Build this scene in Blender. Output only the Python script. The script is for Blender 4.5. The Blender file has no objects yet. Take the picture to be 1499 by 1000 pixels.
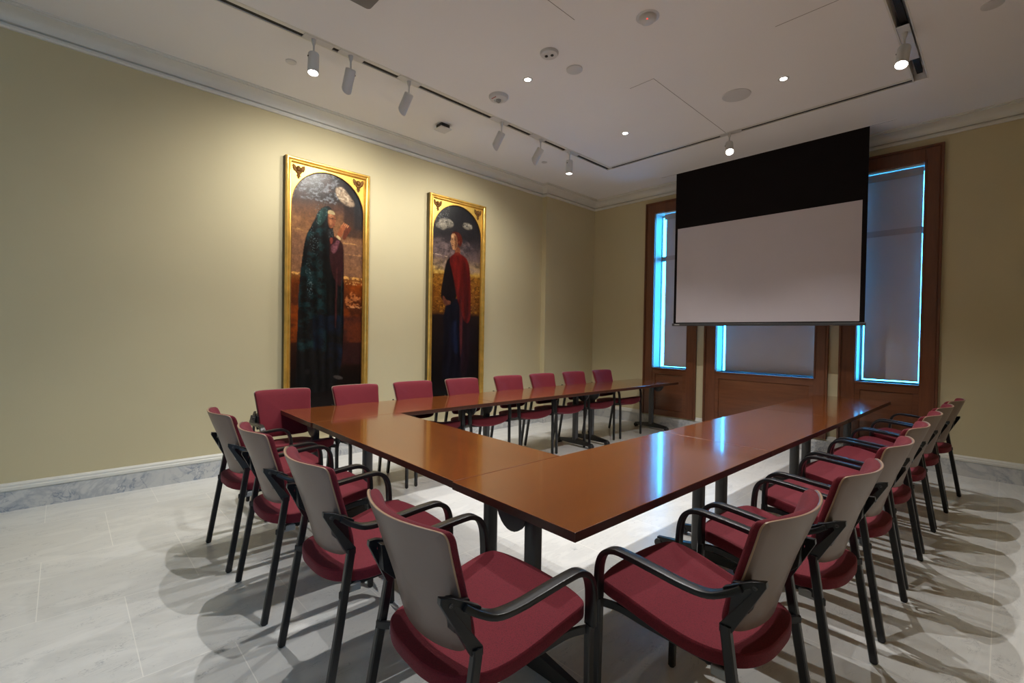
import bpy, bmesh, math, random
import numpy as np
from mathutils import Vector, Matrix
random.seed(4)
sc = bpy.context.scene
COL = sc.collection
PI = math.pi

# ------------------------------------------------------------------ helpers
class MB:
    def __init__(s): s.v=[]; s.f=[]; s.m=[]
    def add(s, vs, fs, mat=0):
        o=len(s.v); s.v+= [tuple(p) for p in vs]
        for f in fs: s.f.append([i+o for i in f]); s.m.append(mat)
        return s
    def box(s,x0,x1,y0,y1,z0,z1,mat=0):
        vs=[(x,y,z) for z in (z0,z1) for y in (y0,y1) for x in (x0,x1)]
        return s.add(vs,[(0,2,3,1),(4,5,7,6),(0,1,5,4),(2,6,7,3),(0,4,6,2),(1,3,7,5)],mat)
    def rings(s, rings, mat=0, cap0=True, cap1=True, closed=False, mats=None):
        n=len(rings[0]); vs=[p for r in rings for p in r]; fs=[]; ms=[]
        R=len(rings)
        for i in range(R if closed else R-1):
            j=(i+1)%R
            for k in range(n):
                l=(k+1)%n
                fs.append((i*n+k,i*n+l,j*n+l,j*n+k)); ms.append(mats[i] if mats else mat)
        if not closed:
            if cap0: fs.append(tuple(range(n-1,-1,-1))); ms.append(mats[0] if mats else mat)
            if cap1: fs.append(tuple((R-1)*n+k for k in range(n))); ms.append(mats[-1] if mats else mat)
        o=len(s.v); s.v+=[tuple(p) for p in vs]
        for f,m in zip(fs,ms): s.f.append([i+o for i in f]); s.m.append(m)
        return s
    def sweep(s, path, prof, side=None, mat=0, scales=None):
        # profile (a,b): a along side, b along side x tangent
        P=[Vector(p) for p in path]; rs=[]
        for i,p in enumerate(P):
            t=(P[min(i+1,len(P)-1)]-P[max(i-1,0)]).normalized()
            if side is None:
                r=Vector((0,0,1)) if abs(t.z)<.9 else Vector((1,0,0))
                a=t.cross(r).normalized()
            else:
                a=Vector(side); a=(a-t*a.dot(t)).normalized()
            b=a.cross(t).normalized(); k=scales[i] if scales else 1
            rs.append([p+a*(u*k)+b*(w*k) for u,w in prof])
        return s.rings(rs,mat)
    def lathe(s, prof, c=(0,0,0), ax=(0,0,1), n=24, mat=0, cap0=True, cap1=True, mats=None):
        ax=Vector(ax).normalized(); r=Vector((1,0,0)) if abs(ax.x)<.9 else Vector((0,1,0))
        a=ax.cross(r).normalized(); b=ax.cross(a); c=Vector(c)
        return s.rings([[c+ax*h+a*(q*math.cos(2*PI*k/n))+b*(q*math.sin(2*PI*k/n)) for k in range(n)] for q,h in prof],mat,cap0,cap1,mats=mats)
    def prism(s, poly, fn, t0, t1, mat=0):
        return s.rings([[fn(u,w,t0) for u,w in poly],[fn(u,w,t1) for u,w in poly]],mat)
    def build(s, name, mats, parent=None, bevel=0, seg=2, smooth=True, ang=.7):
        me=bpy.data.meshes.new(name); me.from_pydata(s.v,[],s.f)
        if not isinstance(mats,(list,tuple)): mats=[mats]
        for m in mats: me.materials.append(m)
        me.polygons.foreach_set('material_index',s.m)
        bm=bmesh.new(); bm.from_mesh(me); bmesh.ops.recalc_face_normals(bm,faces=bm.faces); bm.to_mesh(me); bm.free()
        if smooth:
            me.polygons.foreach_set('use_smooth',[True]*len(me.polygons)); me.set_sharp_from_angle(angle=ang)
        o=bpy.data.objects.new(name,me); COL.objects.link(o)
        if parent: o.parent=parent
        if bevel:
            b=o.modifiers.new('Bevel','BEVEL'); b.width=bevel; b.segments=seg; b.limit_method='ANGLE'; b.angle_limit=.7
            b.harden_normals=False
        return o
def tag(o,label=None,cat=None,group=None,kind=None):
    if label: o['label']=label
    if cat: o['category']=cat
    if group: o['group']=group
    if kind: o['kind']=kind
    return o
def empty(name,loc=(0,0,0),rz=0):
    o=bpy.data.objects.new(name,None); COL.objects.link(o); o.location=loc; o.rotation_euler=(0,0,rz); o.empty_display_size=.1
    return o
def kids(o): return [c for c in bpy.data.objects if c.parent==o]
def copy_tree(o,parent=None):
    c=o.copy(); COL.objects.link(c); c.parent=parent
    for ch in kids(o): copy_tree(ch,c)
    return c
def rrect(w,h,r,n=3):
    out=[]
    for cx,cy,a0 in ((w/2-r,h/2-r,0),(-w/2+r,h/2-r,PI/2),(-w/2+r,-h/2+r,PI),(w/2-r,-h/2+r,1.5*PI)):
        for k in range(n+1):
            a=a0+PI/2*k/n; out.append((cx+r*math.cos(a),cy+r*math.sin(a)))
    return out
def circ(r,n=10): return [(r*math.cos(2*PI*k/n),r*math.sin(2*PI*k/n)) for k in range(n)]
def chaikin(P,it=3):
    for _ in range(it):
        Q=[]
        for i in range(len(P)):
            a,b=P[i],P[(i+1)%len(P)]
            Q+= [(a[0]*.75+b[0]*.25,a[1]*.75+b[1]*.25),(a[0]*.25+b[0]*.75,a[1]*.25+b[1]*.75)]
        P=Q
    return P
def catmull(P,n=5):
    P=[Vector(p) for p in P]; out=[]
    for i in range(len(P)-1):
        p0=P[max(i-1,0)];p1=P[i];p2=P[i+1];p3=P[min(i+2,len(P)-1)]
        for k in range(n):
            t=k/n
            out.append(.5*((2*p1)+(p2-p0)*t+(2*p0-5*p1+4*p2-p3)*t*t+(3*p1-p0-3*p2+p3)*t**3))
    return out+[P[-1]]

# ------------------------------------------------------------------ materials
def newmat(name):
    m=bpy.data.materials.new(name); m.use_nodes=True; nt=m.node_tree
    return m,nt,nt.nodes['Principled BSDF']
def N(nt,t,**kw):
    n=nt.nodes.new(t)
    for k,v in kw.items():
        if k in n.inputs: n.inputs[k].default_value=v
        else: setattr(n,k,v)
    return n
def L(nt,a,b): nt.links.new(a,b)
def ramp(nt,fac,stops):
    r=nt.nodes.new('ShaderNodeValToRGB'); e=r.color_ramp.elements
    while len(e)<len(stops): e.new(.5)
    for i,(p,c) in enumerate(stops): e[i].position=p; e[i].color=(*c,1)
    L(nt,fac,r.inputs[0]); return r
def coords(nt,scale=(1,1,1),rot=(0,0,0),kind='Object'):
    tc=nt.nodes.new('ShaderNodeTexCoord'); mp=nt.nodes.new('ShaderNodeMapping')
    mp.inputs['Scale'].default_value=scale; mp.inputs['Rotation'].default_value=rot
    L(nt,tc.outputs[kind],mp.inputs['Vector']); return mp.outputs[0]
def plain(name,col,rough=.5,metal=0,noise=.06,nscale=6,bump=0,bscale=200,coat=0,spec=.5,sheen=0):
    m,nt,b=newmat(name)
    n=N(nt,'ShaderNodeTexNoise',Scale=nscale,Detail=4.0); L(nt,coords(nt),n.inputs['Vector'])
    lo=tuple(max(0,c*(1-noise)) for c in col); hi=tuple(min(1,c*(1+noise)) for c in col)
    r=ramp(nt,n.outputs[0],[(.3,lo),(.7,hi)]); L(nt,r.outputs[0],b.inputs['Base Color'])
    b.inputs['Roughness'].default_value=rough; b.inputs['Metallic'].default_value=metal
    b.inputs['Specular IOR Level'].default_value=spec; b.inputs['Coat Weight'].default_value=coat
    if sheen: b.inputs['Sheen Weight'].default_value=sheen
    if bump:
        n2=N(nt,'ShaderNodeTexNoise',Scale=bscale,Detail=2.0); L(nt,coords(nt),n2.inputs['Vector'])
        bp=N(nt,'ShaderNodeBump',Strength=bump,Distance=.002); L(nt,n2.outputs[0],bp.inputs['Height']); L(nt,bp.outputs[0],b.inputs['Normal'])
    return m
def wood(name,dark,light,rough,axis='x',coat=0,scale=1.0,spec=.5):
    m,nt,b=newmat(name)
    s={'x':(1.2,14,14),'y':(14,1.2,14),'z':(14,14,1.2)}[axis]
    v=coords(nt,tuple(q*scale for q in s))
    n=N(nt,'ShaderNodeTexNoise',Scale=2.2,Detail=8.0,Roughness=.6,Distortion=.6); L(nt,v,n.inputs['Vector'])
    n2=N(nt,'ShaderNodeTexNoise',Scale=.35,Detail=2.0); L(nt,v,n2.inputs['Vector'])
    mx=N(nt,'ShaderNodeMath',operation='MULTIPLY_ADD'); mx.inputs[1].default_value=.6; L(nt,n.outputs[0],mx.inputs[0])
    m2=N(nt,'ShaderNodeMath',operation='MULTIPLY'); m2.inputs[1].default_value=.4; L(nt,n2.outputs[0],m2.inputs[0]); L(nt,m2.outputs[0],mx.inputs[2])
    r=ramp(nt,mx.outputs[0],[(.34,dark),(.62,light)]); L(nt,r.outputs[0],b.inputs['Base Color'])
    b.inputs['Roughness'].default_value=rough; b.inputs['Coat Weight'].default_value=coat; b.inputs['Coat Roughness'].default_value=.09
    b.inputs['Specular IOR Level'].default_value=spec
    return m
def marble(name,tiles,base=(.78,.78,.755),vein=(.40,.41,.42),rough=.28,veinamt=.8,axis_scale=(1,1,1)):
    m,nt,b=newmat(name)
    v=coords(nt,(2.2,.8,1) if tiles else axis_scale,(0,0,.4 if tiles else .5))
    n0=N(nt,'ShaderNodeTexNoise',Scale=1.6,Detail=9.0,Roughness=.62,Distortion=1.4); L(nt,v,n0.inputs['Vector'])
    n1=N(nt,'ShaderNodeTexNoise',Scale=(7.0 if tiles else 4.5),Detail=(4.0 if tiles else 6.0),Roughness=.6,Distortion=1.6); L(nt,v,n1.inputs['Vector'])
    def vein_of(o,w):
        a=N(nt,'ShaderNodeMath',operation='SUBTRACT'); a.inputs[1].default_value=.5; L(nt,o,a.inputs[0])
        c=N(nt,'ShaderNodeMath',operation='ABSOLUTE'); L(nt,a.outputs[0],c.inputs[0])
        r=ramp(nt,c.outputs[0],[(0,(1,1,1)),(w,(0,0,0))]); return r.outputs[0]
    ve=vein_of(n1.outputs[0],.014 if tiles else .03); vb=vein_of(n0.outputs[0],.07)
    cl=N(nt,'ShaderNodeTexNoise',Scale=(6.0 if tiles else 2.3),Detail=4.0); L(nt,v,cl.inputs['Vector'])
    mk=ramp(nt,cl.outputs[0],[(.48,(0,0,0)),(.62,(1,1,1))])
    mu=N(nt,'ShaderNodeMath',operation='MULTIPLY'); L(nt,ve,mu.inputs[0]); L(nt,mk.outputs[0],mu.inputs[1])
    mu2=N(nt,'ShaderNodeMath',operation='MULTIPLY_ADD'); L(nt,vb,mu2.inputs[0]); mu2.inputs[1].default_value=(.18 if tiles else .5); L(nt,mu.outputs[0],mu2.inputs[2])
    mu3=N(nt,'ShaderNodeMath',operation='MULTIPLY'); L(nt,mu2.outputs[0],mu3.inputs[0]); mu3.inputs[1].default_value=veinamt
    cb=ramp(nt,n0.outputs[0],[(.3,tuple(c*.88 for c in base)),(.7,base)])
    mix=N(nt,'ShaderNodeMix',data_type='RGBA'); L(nt,mu3.outputs[0],mix.inputs[0]); L(nt,cb.outputs[0],mix.inputs[6]); mix.inputs[7].default_value=(*vein,1)
    out=mix.outputs[2]
    if tiles:
        tc=nt.nodes.new('ShaderNodeTexCoord'); sp=nt.nodes.new('ShaderNodeSeparateXYZ'); L(nt,tc.outputs['Object'],sp.inputs[0])
        cm=nt.nodes.new('ShaderNodeCombineXYZ')
        a=N(nt,'ShaderNodeMath',operation='ADD'); a.inputs[1].default_value=tiles[2]; L(nt,sp.outputs[tiles[0]],a.inputs[0])
        c=N(nt,'ShaderNodeMath',operation='ADD'); c.inputs[1].default_value=tiles[3]; L(nt,sp.outputs[tiles[1]],c.inputs[0])
        L(nt,a.outputs[0],cm.inputs[0]); L(nt,c.outputs[0],cm.inputs[1])
        br=nt.nodes.new('ShaderNodeTexBrick'); br.offset=.5
        for k,vv in (('Scale',1.0),('Brick Width',tiles[4]),('Row Height',tiles[5]),('Mortar Size',.0022),('Mortar Smooth',.2),('Bias',0.0)): br.inputs[k].default_value=vv
        br.inputs['Color1'].default_value=(1,1,1,1); br.inputs['Color2'].default_value=(.93,.93,.93,1); br.inputs['Mortar'].default_value=(1,1,1,1)
        L(nt,cm.outputs[0],br.inputs['Vector'])
        mm=N(nt,'ShaderNodeMix',data_type='RGBA',blend_type='MULTIPLY'); mm.inputs[0].default_value=1; L(nt,out,mm.inputs[6]); L(nt,br.outputs['Color'],mm.inputs[7])
        m4=N(nt,'ShaderNodeMix',data_type='RGBA'); L(nt,br.outputs['Fac'],m4.inputs[0]); L(nt,mm.outputs[2],m4.inputs[6]); m4.inputs[7].default_value=(.85,.84,.80,1)
        out=m4.outputs[2]
    L(nt,out,b.inputs['Base Color']); b.inputs['Roughness'].default_value=rough
    return m
def emit(name,col,st):
    m=bpy.data.materials.new(name); m.use_nodes=True; nt=m.node_tree; nt.nodes.clear()
    e=N(nt,'ShaderNodeEmission'); e.inputs[0].default_value=(*col,1); e.inputs[1].default_value=st
    o=nt.nodes.new('ShaderNodeOutputMaterial'); L(nt,e.outputs[0],o.inputs[0]); return m

M={}
M['wall']=plain('cream_wall_paint',(.60,.525,.335),.6,noise=.02,nscale=1.5,bump=.15,bscale=120,spec=.3)
M['ceil']=plain('ceiling_paint',(.85,.84,.845),.8,noise=.015,nscale=1,spec=.2)
M['white']=plain('white_trim_paint',(.72,.71,.66),.45,noise=.02)
M['floor']=marble('marble_floor_tiles',(1,0,7.01+.66*20,-.49+.79*2,.66,.79))
M['base']=marble('marble_base_stone',None,base=(.62,.62,.61),vein=(.26,.29,.35),rough=.3,veinamt=1.0,axis_scale=(1.6,1.6,1.6))
M['table']=wood('table_cherry_veneer',(.150,.040,.008),(.205,.058,.011),.24,'y',coat=1.0,spec=.3)
M['table_edge']=wood('table_edge_wood',(.050,.016,.010),(.070,.022,.012),.3,'y')
M['casing']=wood('window_casing_wood',(.115,.038,.016),(.185,.062,.026),.38,'z',coat=.15)
M['panelw']=wood('window_panel_wood',(.115,.038,.016),(.19,.065,.026),.38,'x',coat=.15)
M['black']=plain('black_powdercoat',(.010,.010,.012),.31,noise=.1,spec=.5)
M['grey_metal']=plain('dark_grey_metal',(.05,.05,.054),.35,noise=.05,spec=.6)
M['track']=plain('black_track',(.004,.004,.004),.6)
M['dark']=plain('black_plastic',(.02,.02,.022),.5)
M['shell']=plain('taupe_back_shell',(.200,.136,.113),.38,noise=.03,coat=.1)
M['shell_edge']=plain('tan_shell_rim',(.42,.27,.17),.4)
M['bumper']=plain('clear_grey_plastic',(.35,.36,.36),.15,coat=.5)
M['whitefix']=plain('white_fixture_enamel',(.62,.62,.63),.4,noise=.02)
M['greyfix']=plain('pale_grey_grille',(.20,.19,.185),.6,bump=.6,bscale=500)
M['lens']=emit('lamp_lens_glow',(1,.95,.86),30)
M['lens2']=emit('downlight_glow',(1,.95,.88),40)
M['led']=emit('red_led_glow',(1,.08,.06),1.2)
M['gold']=plain('gilded_wood',(.80,.50,.12),.34,metal=.75,noise=.18,nscale=9,bump=.2,bscale=60)
M['gold_flat']=plain('gilded_flat_panel',(.83,.52,.11),.40,metal=.7,noise=.10,nscale=14,bump=.12,bscale=90)
M['gold_old']=plain('tarnished_gilding',(.20,.09,.022),.5,metal=.5,noise=.4,nscale=40)
M['frame_side']=plain('dark_frame_side',(.10,.075,.03),.6,noise=.2)
M['scr_white']=plain('screen_matte_white',(.60,.555,.60),.9,noise=.01,spec=.1)
M['scr_black']=plain('screen_black_cloth',(.010,.008,.009),.9,noise=.05,spec=.15)
M['seam']=plain('ceiling_panel_seam',(.25,.22,.21),.8)
# fabric: woven burgundy
def fabric():
    m,nt,b=newmat('burgundy_woven_fabric')
    v=coords(nt)
    mu=N(nt,'ShaderNodeTexVoronoi',Scale=300.0); L(nt,v,mu.inputs['Vector'])
    r=ramp(nt,mu.outputs[0],[(0,(.205,.006,.020)),(.9,(.105,.003,.010))]); L(nt,r.outputs[0],b.inputs['Base Color'])
    bp=N(nt,'ShaderNodeBump',Strength=.35,Distance=.0015); L(nt,mu.outputs[0],bp.inputs['Height']); L(nt,bp.outputs[0],b.inputs['Normal'])
    b.inputs['Roughness'].default_value=.85; b.inputs['Sheen Weight'].default_value=.12; b.inputs['Sheen Roughness'].default_value=.4
    b.inputs['Sheen Tint'].default_value=(1,.6,.75,1)
    return m
M['fabric']=fabric()
def shade_mat(name,col,trans):
    m=bpy.data.materials.new(name); m.use_nodes=True; nt=m.node_tree; nt.nodes.clear()
    n=N(nt,'ShaderNodeTexNoise',Scale=3.0); L(nt,coords(nt),n.inputs['Vector'])
    r=ramp(nt,n.outputs[0],[(.3,tuple(c*.95 for c in col)),(.7,col)])
    d=N(nt,'ShaderNodeBsdfDiffuse'); L(nt,r.outputs[0],d.inputs[0])
    t=N(nt,'ShaderNodeBsdfTranslucent'); t.inputs[0].default_value=(.75,.62,.60,1)
    mx=N(nt,'ShaderNodeMixShader'); mx.inputs[0].default_value=trans; L(nt,d.outputs[0],mx.inputs[1]); L(nt,t.outputs[0],mx.inputs[2])
    o=nt.nodes.new('ShaderNodeOutputMaterial'); L(nt,mx.outputs[0],o.inputs[0]); return m
M['shade']=shade_mat('roller_shade_fabric',(.64,.58,.59),.05)
M['sash']=plain('sash_paint',(.22,.20,.19),.5)
M['batten']=plain('shade_batten_cloth',(.46,.38,.37),.8)
M['valance']=plain('shade_valance_grey',(.46,.42,.40),.7)
def glass_mat():
    m=bpy.data.materials.new('window_glass'); m.use_nodes=True; nt=m.node_tree; nt.nodes.clear()
    t=N(nt,'ShaderNodeBsdfTransparent'); g=N(nt,'ShaderNodeBsdfGlossy',Roughness=.02); f=N(nt,'ShaderNodeFresnel',IOR=1.45)
    mx=N(nt,'ShaderNodeMixShader'); L(nt,f.outputs[0],mx.inputs[0]); L(nt,t.outputs[0],mx.inputs[1]); L(nt,g.outputs[0],mx.inputs[2])
    o=nt.nodes.new('ShaderNodeOutputMaterial'); L(nt,mx.outputs[0],o.inputs[0]); return m
M['glass']=glass_mat()

# ------------------------------------------------------------------ room
RX,RY,CZ=5.92,-8.7,3.80
def struct(o): o['kind']='structure'; return o
struct(MB().box(-.3,RX+.3,RY-.3,.35,-.2,0).build('floor',M['floor'],smooth=False))
OPEN=[(1.31,1.88),(2.325,3.57),(4.0,4.587)]; Z0,Z1=.93,3.40
TH=.24
w=MB()   # window wall with three openings
w.box(-.2,1.31,0,TH,0,4.0); w.box(1.88,2.325,0,TH,0,4.0); w.box(3.57,4.0,0,TH,0,4.0); w.box(4.587,RX+.2,0,TH,0,4.0)
for a,b in OPEN: w.box(a,b,0,TH,0,Z0); w.box(a,b,0,TH,Z1,4.0)
struct(w.build('wall_back',M['wall'],smooth=False))
struct(MB().box(-.2,0,RY,0,0,4.0).box(0,.095,-1.28,0,0,4.0).build('wall_left',M['wall'],smooth=False))
RW=(-8.45,-7.25); RZ0,RZ1=.35,2.75      # opening for an added, unseen window behind the camera
w=MB(); w.box(RX,RX+.2,RY,RW[0],0,4); w.box(RX,RX+.2,RW[1],0,0,4); w.box(RX,RX+.2,RW[0],RW[1],0,RZ0); w.box(RX,RX+.2,RW[0],RW[1],RZ1,4)
struct(w.build('wall_right',M['wall'],smooth=False))
struct(MB().box(-.2,RX+.2,RY-.2,RY,0,4).build('wall_rear',M['wall'],smooth=False))
# ceiling with a recessed slot running round the centre field
SX0,SX1,SY1=1.255,1.335,-1.345     # left slot x-range ; back slot y-range
TX0,TX1=4.615,4.705; SYb0,SYb1=-1.350,-1.275
cl=MB()
cl.box(-.2,SX0,RY-.2,TH,CZ,CZ+.12); cl.box(TX1,RX+.2,RY-.2,TH,CZ,CZ+.12)
cl.box(SX0,TX1,SYb1,TH,CZ,CZ+.12); cl.box(SX1,TX0,RY-.2,SYb0,CZ,CZ+.12)
cl.box(-.2,RX+.2,RY-.2,TH,CZ+.12,CZ+.2)
struct(cl.build('ceiling',M['ceil'],smooth=False))
# slot lining
yb_=(SYb0+SYb1)/2
def lining():
    m=MB(); t=.006
    def run_y(x0,x1,y0,y1):
        m.box(x0-.012,x0,y0,y1,CZ-.002,CZ+.001); m.box(x1,x1+.012,y0,y1,CZ-.002,CZ+.001)
    run_y(SX0,SX1,RY,SYb1+.012); run_y(TX0,TX1,RY,SYb1+.012)
    m.box(SX0+.036,SX1,RY,SYb1,CZ+.006,CZ+.012); m.box(SX1,TX0,SYb0,yb_+.006,CZ+.006,CZ+.012); m.box(SX1,TX0,SYb1,SYb1+.012,CZ-.002,CZ+.001); m.box(SX1,TX0,SYb0-.012,SYb0,CZ-.002,CZ+.001)
    return m
struct(lining().build('trim_1',M['white'],smooth=False))

# crown moulding profile (out,z) swept along walls
def crown(path_fn,name,mirror=False):
    prof=[(0,3.655),(.022,3.655),(.030,3.668),(.030,3.684),(.010,3.688),(.010,3.696),(.034,3.699)]
    for k in range(9):
        a=k/8*PI/2; prof.append((.030+.115*(1-math.cos(a)),3.700+.075*math.sin(a)))
    prof+=[(.155,3.775),(.155,3.785),(.175,3.788),(.175,3.80),(0,3.80)]
    return prof
def crown_run(pts,nrm,name):
    prof=crown(None,None); m=MB(); rs=[]
    for p,n in zip(pts,nrm):
        rs.append([(p[0]+n[0]*o,p[1]+n[1]*o,z) for o,z in prof])
    m.rings(rs); return m.build(name,M['white'],ang=.5)
s2=1
# left: from rear to pier, pier return, pier, then back wall, right wall
pts=[(0,RY),(0,-1.28),(.095,-1.28),(.095,0),(RX,0),(RX,RY)]
nrm=[(1,1),(1,-1),(1,-1),(1,-1),(-1,-1),(-1,1)]
struct(crown_run(pts,nrm,'trim_2'))
# baseboards : marble base plus white moulding
def baserun(pts,nrm,name,stone=True,a=None):
    m=MB()
    if stone: prof=[(0,0),(.018,0),(.018,.150),(.014,.155),(0,.155)]
    else: prof=[(0,.155),(.020,.155),(.024,.162),(.024,.180),(.018,.186),(.018,.200),(.010,.212),(0,.216)]
    m.rings([[(p[0]+n[0]*o,p[1]+n[1]*o,z) for o,z in prof] for p,n in zip(pts,nrm)])
    return m
struct(baserun(pts[:4],[(1,1),(1,-1),(1,-1),(1,-1)],'').build('baseboard_left',M['base'],smooth=False))
struct(baserun([(.095,0),(RX,0)],[(1,-1),(-1,-1)],'').build('baseboard_back',M['base'],smooth=False))
struct(baserun([(RX,0),(RX,RY)],[(-1,-1),(-1,1)],'').build('baseboard_right',M['base'],smooth=False))
struct(baserun([(0,RY),(RX,RY)],[(1,1),(-1,1)],'').build('baseboard_rear',M['base'],smooth=False))
struct(baserun(pts[:4],[(1,1),(1,-1),(1,-1),(1,-1)],'',False).build('trim_3',M['white'],ang=.4))
m=baserun([(.095,0),(1.14,0)],[(1,-1),(0,-1)],'',False)
for a,b in ((2.04,2.15),(3.725,3.825)):
    q=baserun([(a,0),(b,0)],[(0,-1),(0,-1)],'',False); m.add(q.v,q.f)
q=baserun([(4.75,0),(RX,0)],[(0,-1),(-1,-1)],'',False); m.add(q.v,q.f)
struct(m.build('trim_4',M['white'],ang=.4))
q=baserun([(RX,0),(RX,RY)],[(-1,-1),(-1,1)],'',False); struct(q.build('trim_5',M['white'],ang=.4))
# ceiling access-panel seams
sm=MB(); h=CZ-.0012
def seam(x0,x1,y0,y1): sm.box(x0,x1,y0,y1,h,CZ+.001)
seam(2.949,2.953,-2.98,SYb0-.012); seam(2.70,2.949,-2.982,-2.978); seam(2.945,2.949,-4.9,-4.13); seam(3.98,4.60,-2.992,-2.988)
struct(sm.build('trim_6',M['seam'],smooth=False))

# ------------------------------------------------------------------ windows
CAS=[(1.144,1.31,1.88,2.034),(2.153,2.325,3.57,3.722),(3.832,4.0,4.587,4.746)]
for i,(c0,o0,o1,c1) in enumerate(CAS):
    W=empty(f'window_{i+1}',(c0,0,0)); W['kind']='structure'
    def P(m,name,mt,**k):
        o=m.build(name,mt,W,**k); o.matrix_parent_inverse=Matrix.Translation((-c0,0,0)); return o
    zb,zt=.175,3.578
    m=MB(); m.box(c0,o0,-.03,0,zb,zt); m.box(o1,c1,-.03,0,zb,zt); m.box(o0,o1,-.03,0,Z1,zt)
    # raised outer and inner beads
    m.box(c0,c0+.022,-.044,-.03,zb,zt); m.box(c1-.022,c1,-.044,-.03,zb,zt); m.box(c0+.022,c1-.022,-.044,-.03,zt-.022,zt)
    m.box(c0+.028,c0+.036,-.036,-.03,zb,zt-.03); m.box(c1-.036,c1-.028,-.036,-.03,zb,zt-.03); m.box(c0+.036,c1-.036,-.036,-.03,zt-.038,zt-.03)
    m.box(o0-.02,o0,-.038,-.03,Z0,Z1+.02); m.box(o1,o1+.02,-.038,-.03,Z0,Z1+.02); m.box(o0,o1,-.038,-.03,Z1,Z1+.02)
    P(m,'casing',M['casing'],bevel=.003)
    # apron: recessed raised-and-fielded panel
    m=MB(); m.box(o0,o1,-.012,0,zb,Z0-.02); m.box(o0,o1,-.026,-.012,zb,zb+.09); m.box(o0,o1,-.026,-.012,.83,Z0-.02)
    m.box(o0,o0+.05,-.026,-.012,zb+.09,.83); m.box(o1-.05,o1,-.026,-.012,zb+.09,.83)
    a,b,c,d=o0+.05,o1-.05,zb+.09,.83; e=.045
    m.add([(a,-.012,c),(b,-.012,c),(b,-.012,d),(a,-.012,d),(a+.012,-.016,c+.012),(b-.012,-.016,c+.012),(b-.012,-.016,d-.012),(a+.012,-.016,d-.012),
           (a+e,-.03,c+e),(b-e,-.03,c+e),(b-e,-.03,d-e),(a+e,-.03,d-e)],
          [(0,1,5,4),(1,2,6,5),(2,3,7,6),(3,0,4,7),(4,5,9,8),(5,6,10,9),(6,7,11,10),(7,4,8,11),(8,9,10,11)])
    P(m,'apron_panel',M['panelw'],bevel=.002)
    P(MB().box(o0,o1,-.036,.19,Z0-.02,Z0),'sill',M['panelw'],bevel=.003)
    t=.006; m=MB(); m.box(o0,o0+t,0,.2,Z0,Z1); m.box(o1-t,o1,0,.2,Z0,Z1); m.box(o0+t,o1-t,0,.2,Z1-t,Z1)
    P(m,'jamb_liner',M['white'],smooth=False)
    m=MB(); s=.006; sl=.006 if i<2 else .022; a,b=o0+t,o1-t
    m.box(a,a+sl,.185,.22,Z0,Z1-t); m.box(b-s,b,.185,.22,Z0,Z1-t); m.box(a+sl,b-s,.185,.22,Z0,Z0+.008); m.box(a+sl,b-s,.185,.22,Z1-.03,Z1-t); m.box(a+sl,b-s,.175,.22,2.655,2.73)
    P(m,'sash_frame',M['sash'],bevel=.002)
    P(MB().box(a+s,b-s,.198,.204,Z0+.015,Z1-.03),'glass_pane',M['glass'],smooth=False)
SH=[(1.43,1.866,.952),(2.405,3.551,.943),(4.055,4.564,.957)]
SL=['pale mauve roller shade on the left window, leaving a bright strip at its left',
    'wide pale roller shade on the middle window, mostly behind the projection screen',
    'grey roller shade on the right window, glowing blue at its edges']
for i,(a,b,z) in enumerate(SH):
    R=empty('roller_shade',((a+b)/2,.12,3.38)); tag(R,SL[i],'roller shade','roller shades in the windows')
    inv=Matrix.Translation((-(a+b)/2,-.12,-3.38))
    for nm,mb,mt in (('shade_cloth',MB().box(a,b,.118,.1195,z+.012,3.36),M['shade']),('batten',MB().box(a,b,.112,.1179,2.655,2.725),M['batten']),('hem_bar',MB().box(a,b,.113,.125,z,z+.014),M['valance']),
                     ('valance',MB().box(a-.01,b+.006,.075,.081,3.30,3.388).lathe([(.025,0),(.025,b-a)],(a,.12,3.335),(1,0,0),16),M['valance'])):
        o=mb.build(nm,mt,R,ang=.6); o.matrix_parent_inverse=inv
W=empty('window_4',(RX,RW[0],0)); W['kind']='structure'  # unseen window, added as a setting for the blue fill lamp
inv=Matrix.Translation((-RX,-RW[0],0))
m=MB(); a,b=RW
m.box(RX-.03,RX,a-.12,a,.22,RZ1+.12); m.box(RX-.03,RX,b,b+.12,.22,RZ1+.12); m.box(RX-.03,RX,a,b,RZ1,RZ1+.12); m.box(RX-.03,RX,a,b,.22,RZ0)
o=m.build('casing',M['casing'],W,bevel=.003); o.matrix_parent_inverse=inv
o=MB().box(RX+.15,RX+.156,a,b,RZ0,RZ1).build('glass_pane',M['glass'],W); o.matrix_parent_inverse=inv
# ------------------------------------------------------------------ projection screen
S=empty('projection_screen',(3.01,-.44,CZ)); tag(S,'white projection screen with black drop cloth hanging from a ceiling slot before the windows','projection screen')
inv=Matrix.Translation((-3.01,.44,-CZ))
def sp(nm,m,mt,**k):
    o=m.build(nm,mt,S,**k); o.matrix_parent_inverse=inv; return o
y=-.445
sp('black_drop',MB().box(1.878,4.152,y-.001,y+.001,2.992,CZ+.02).box(1.878,1.915,y-.001,y+.001,1.62,2.992).box(4.104,4.152,y-.001,y+.001,1.62,2.992).box(1.915,4.104,y-.001,y+.001,1.62,1.634),M['scr_black'],smooth=False)
sp('viewing_surface',MB().box(1.915,4.104,y-.0012,y+.0008,1.634,2.992),M['scr_white'],smooth=False)
sp('bottom_bar',MB().sweep([(1.862,y,1.603),(4.163,y,1.603)],rrect(.026,.036,.008),side=(0,1,0)),M['grey_metal'])
sp('maker_plate',MB().box(1.90,1.975,y-.0155,y-.012,1.598,1.608),M['whitefix'],smooth=False)
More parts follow.
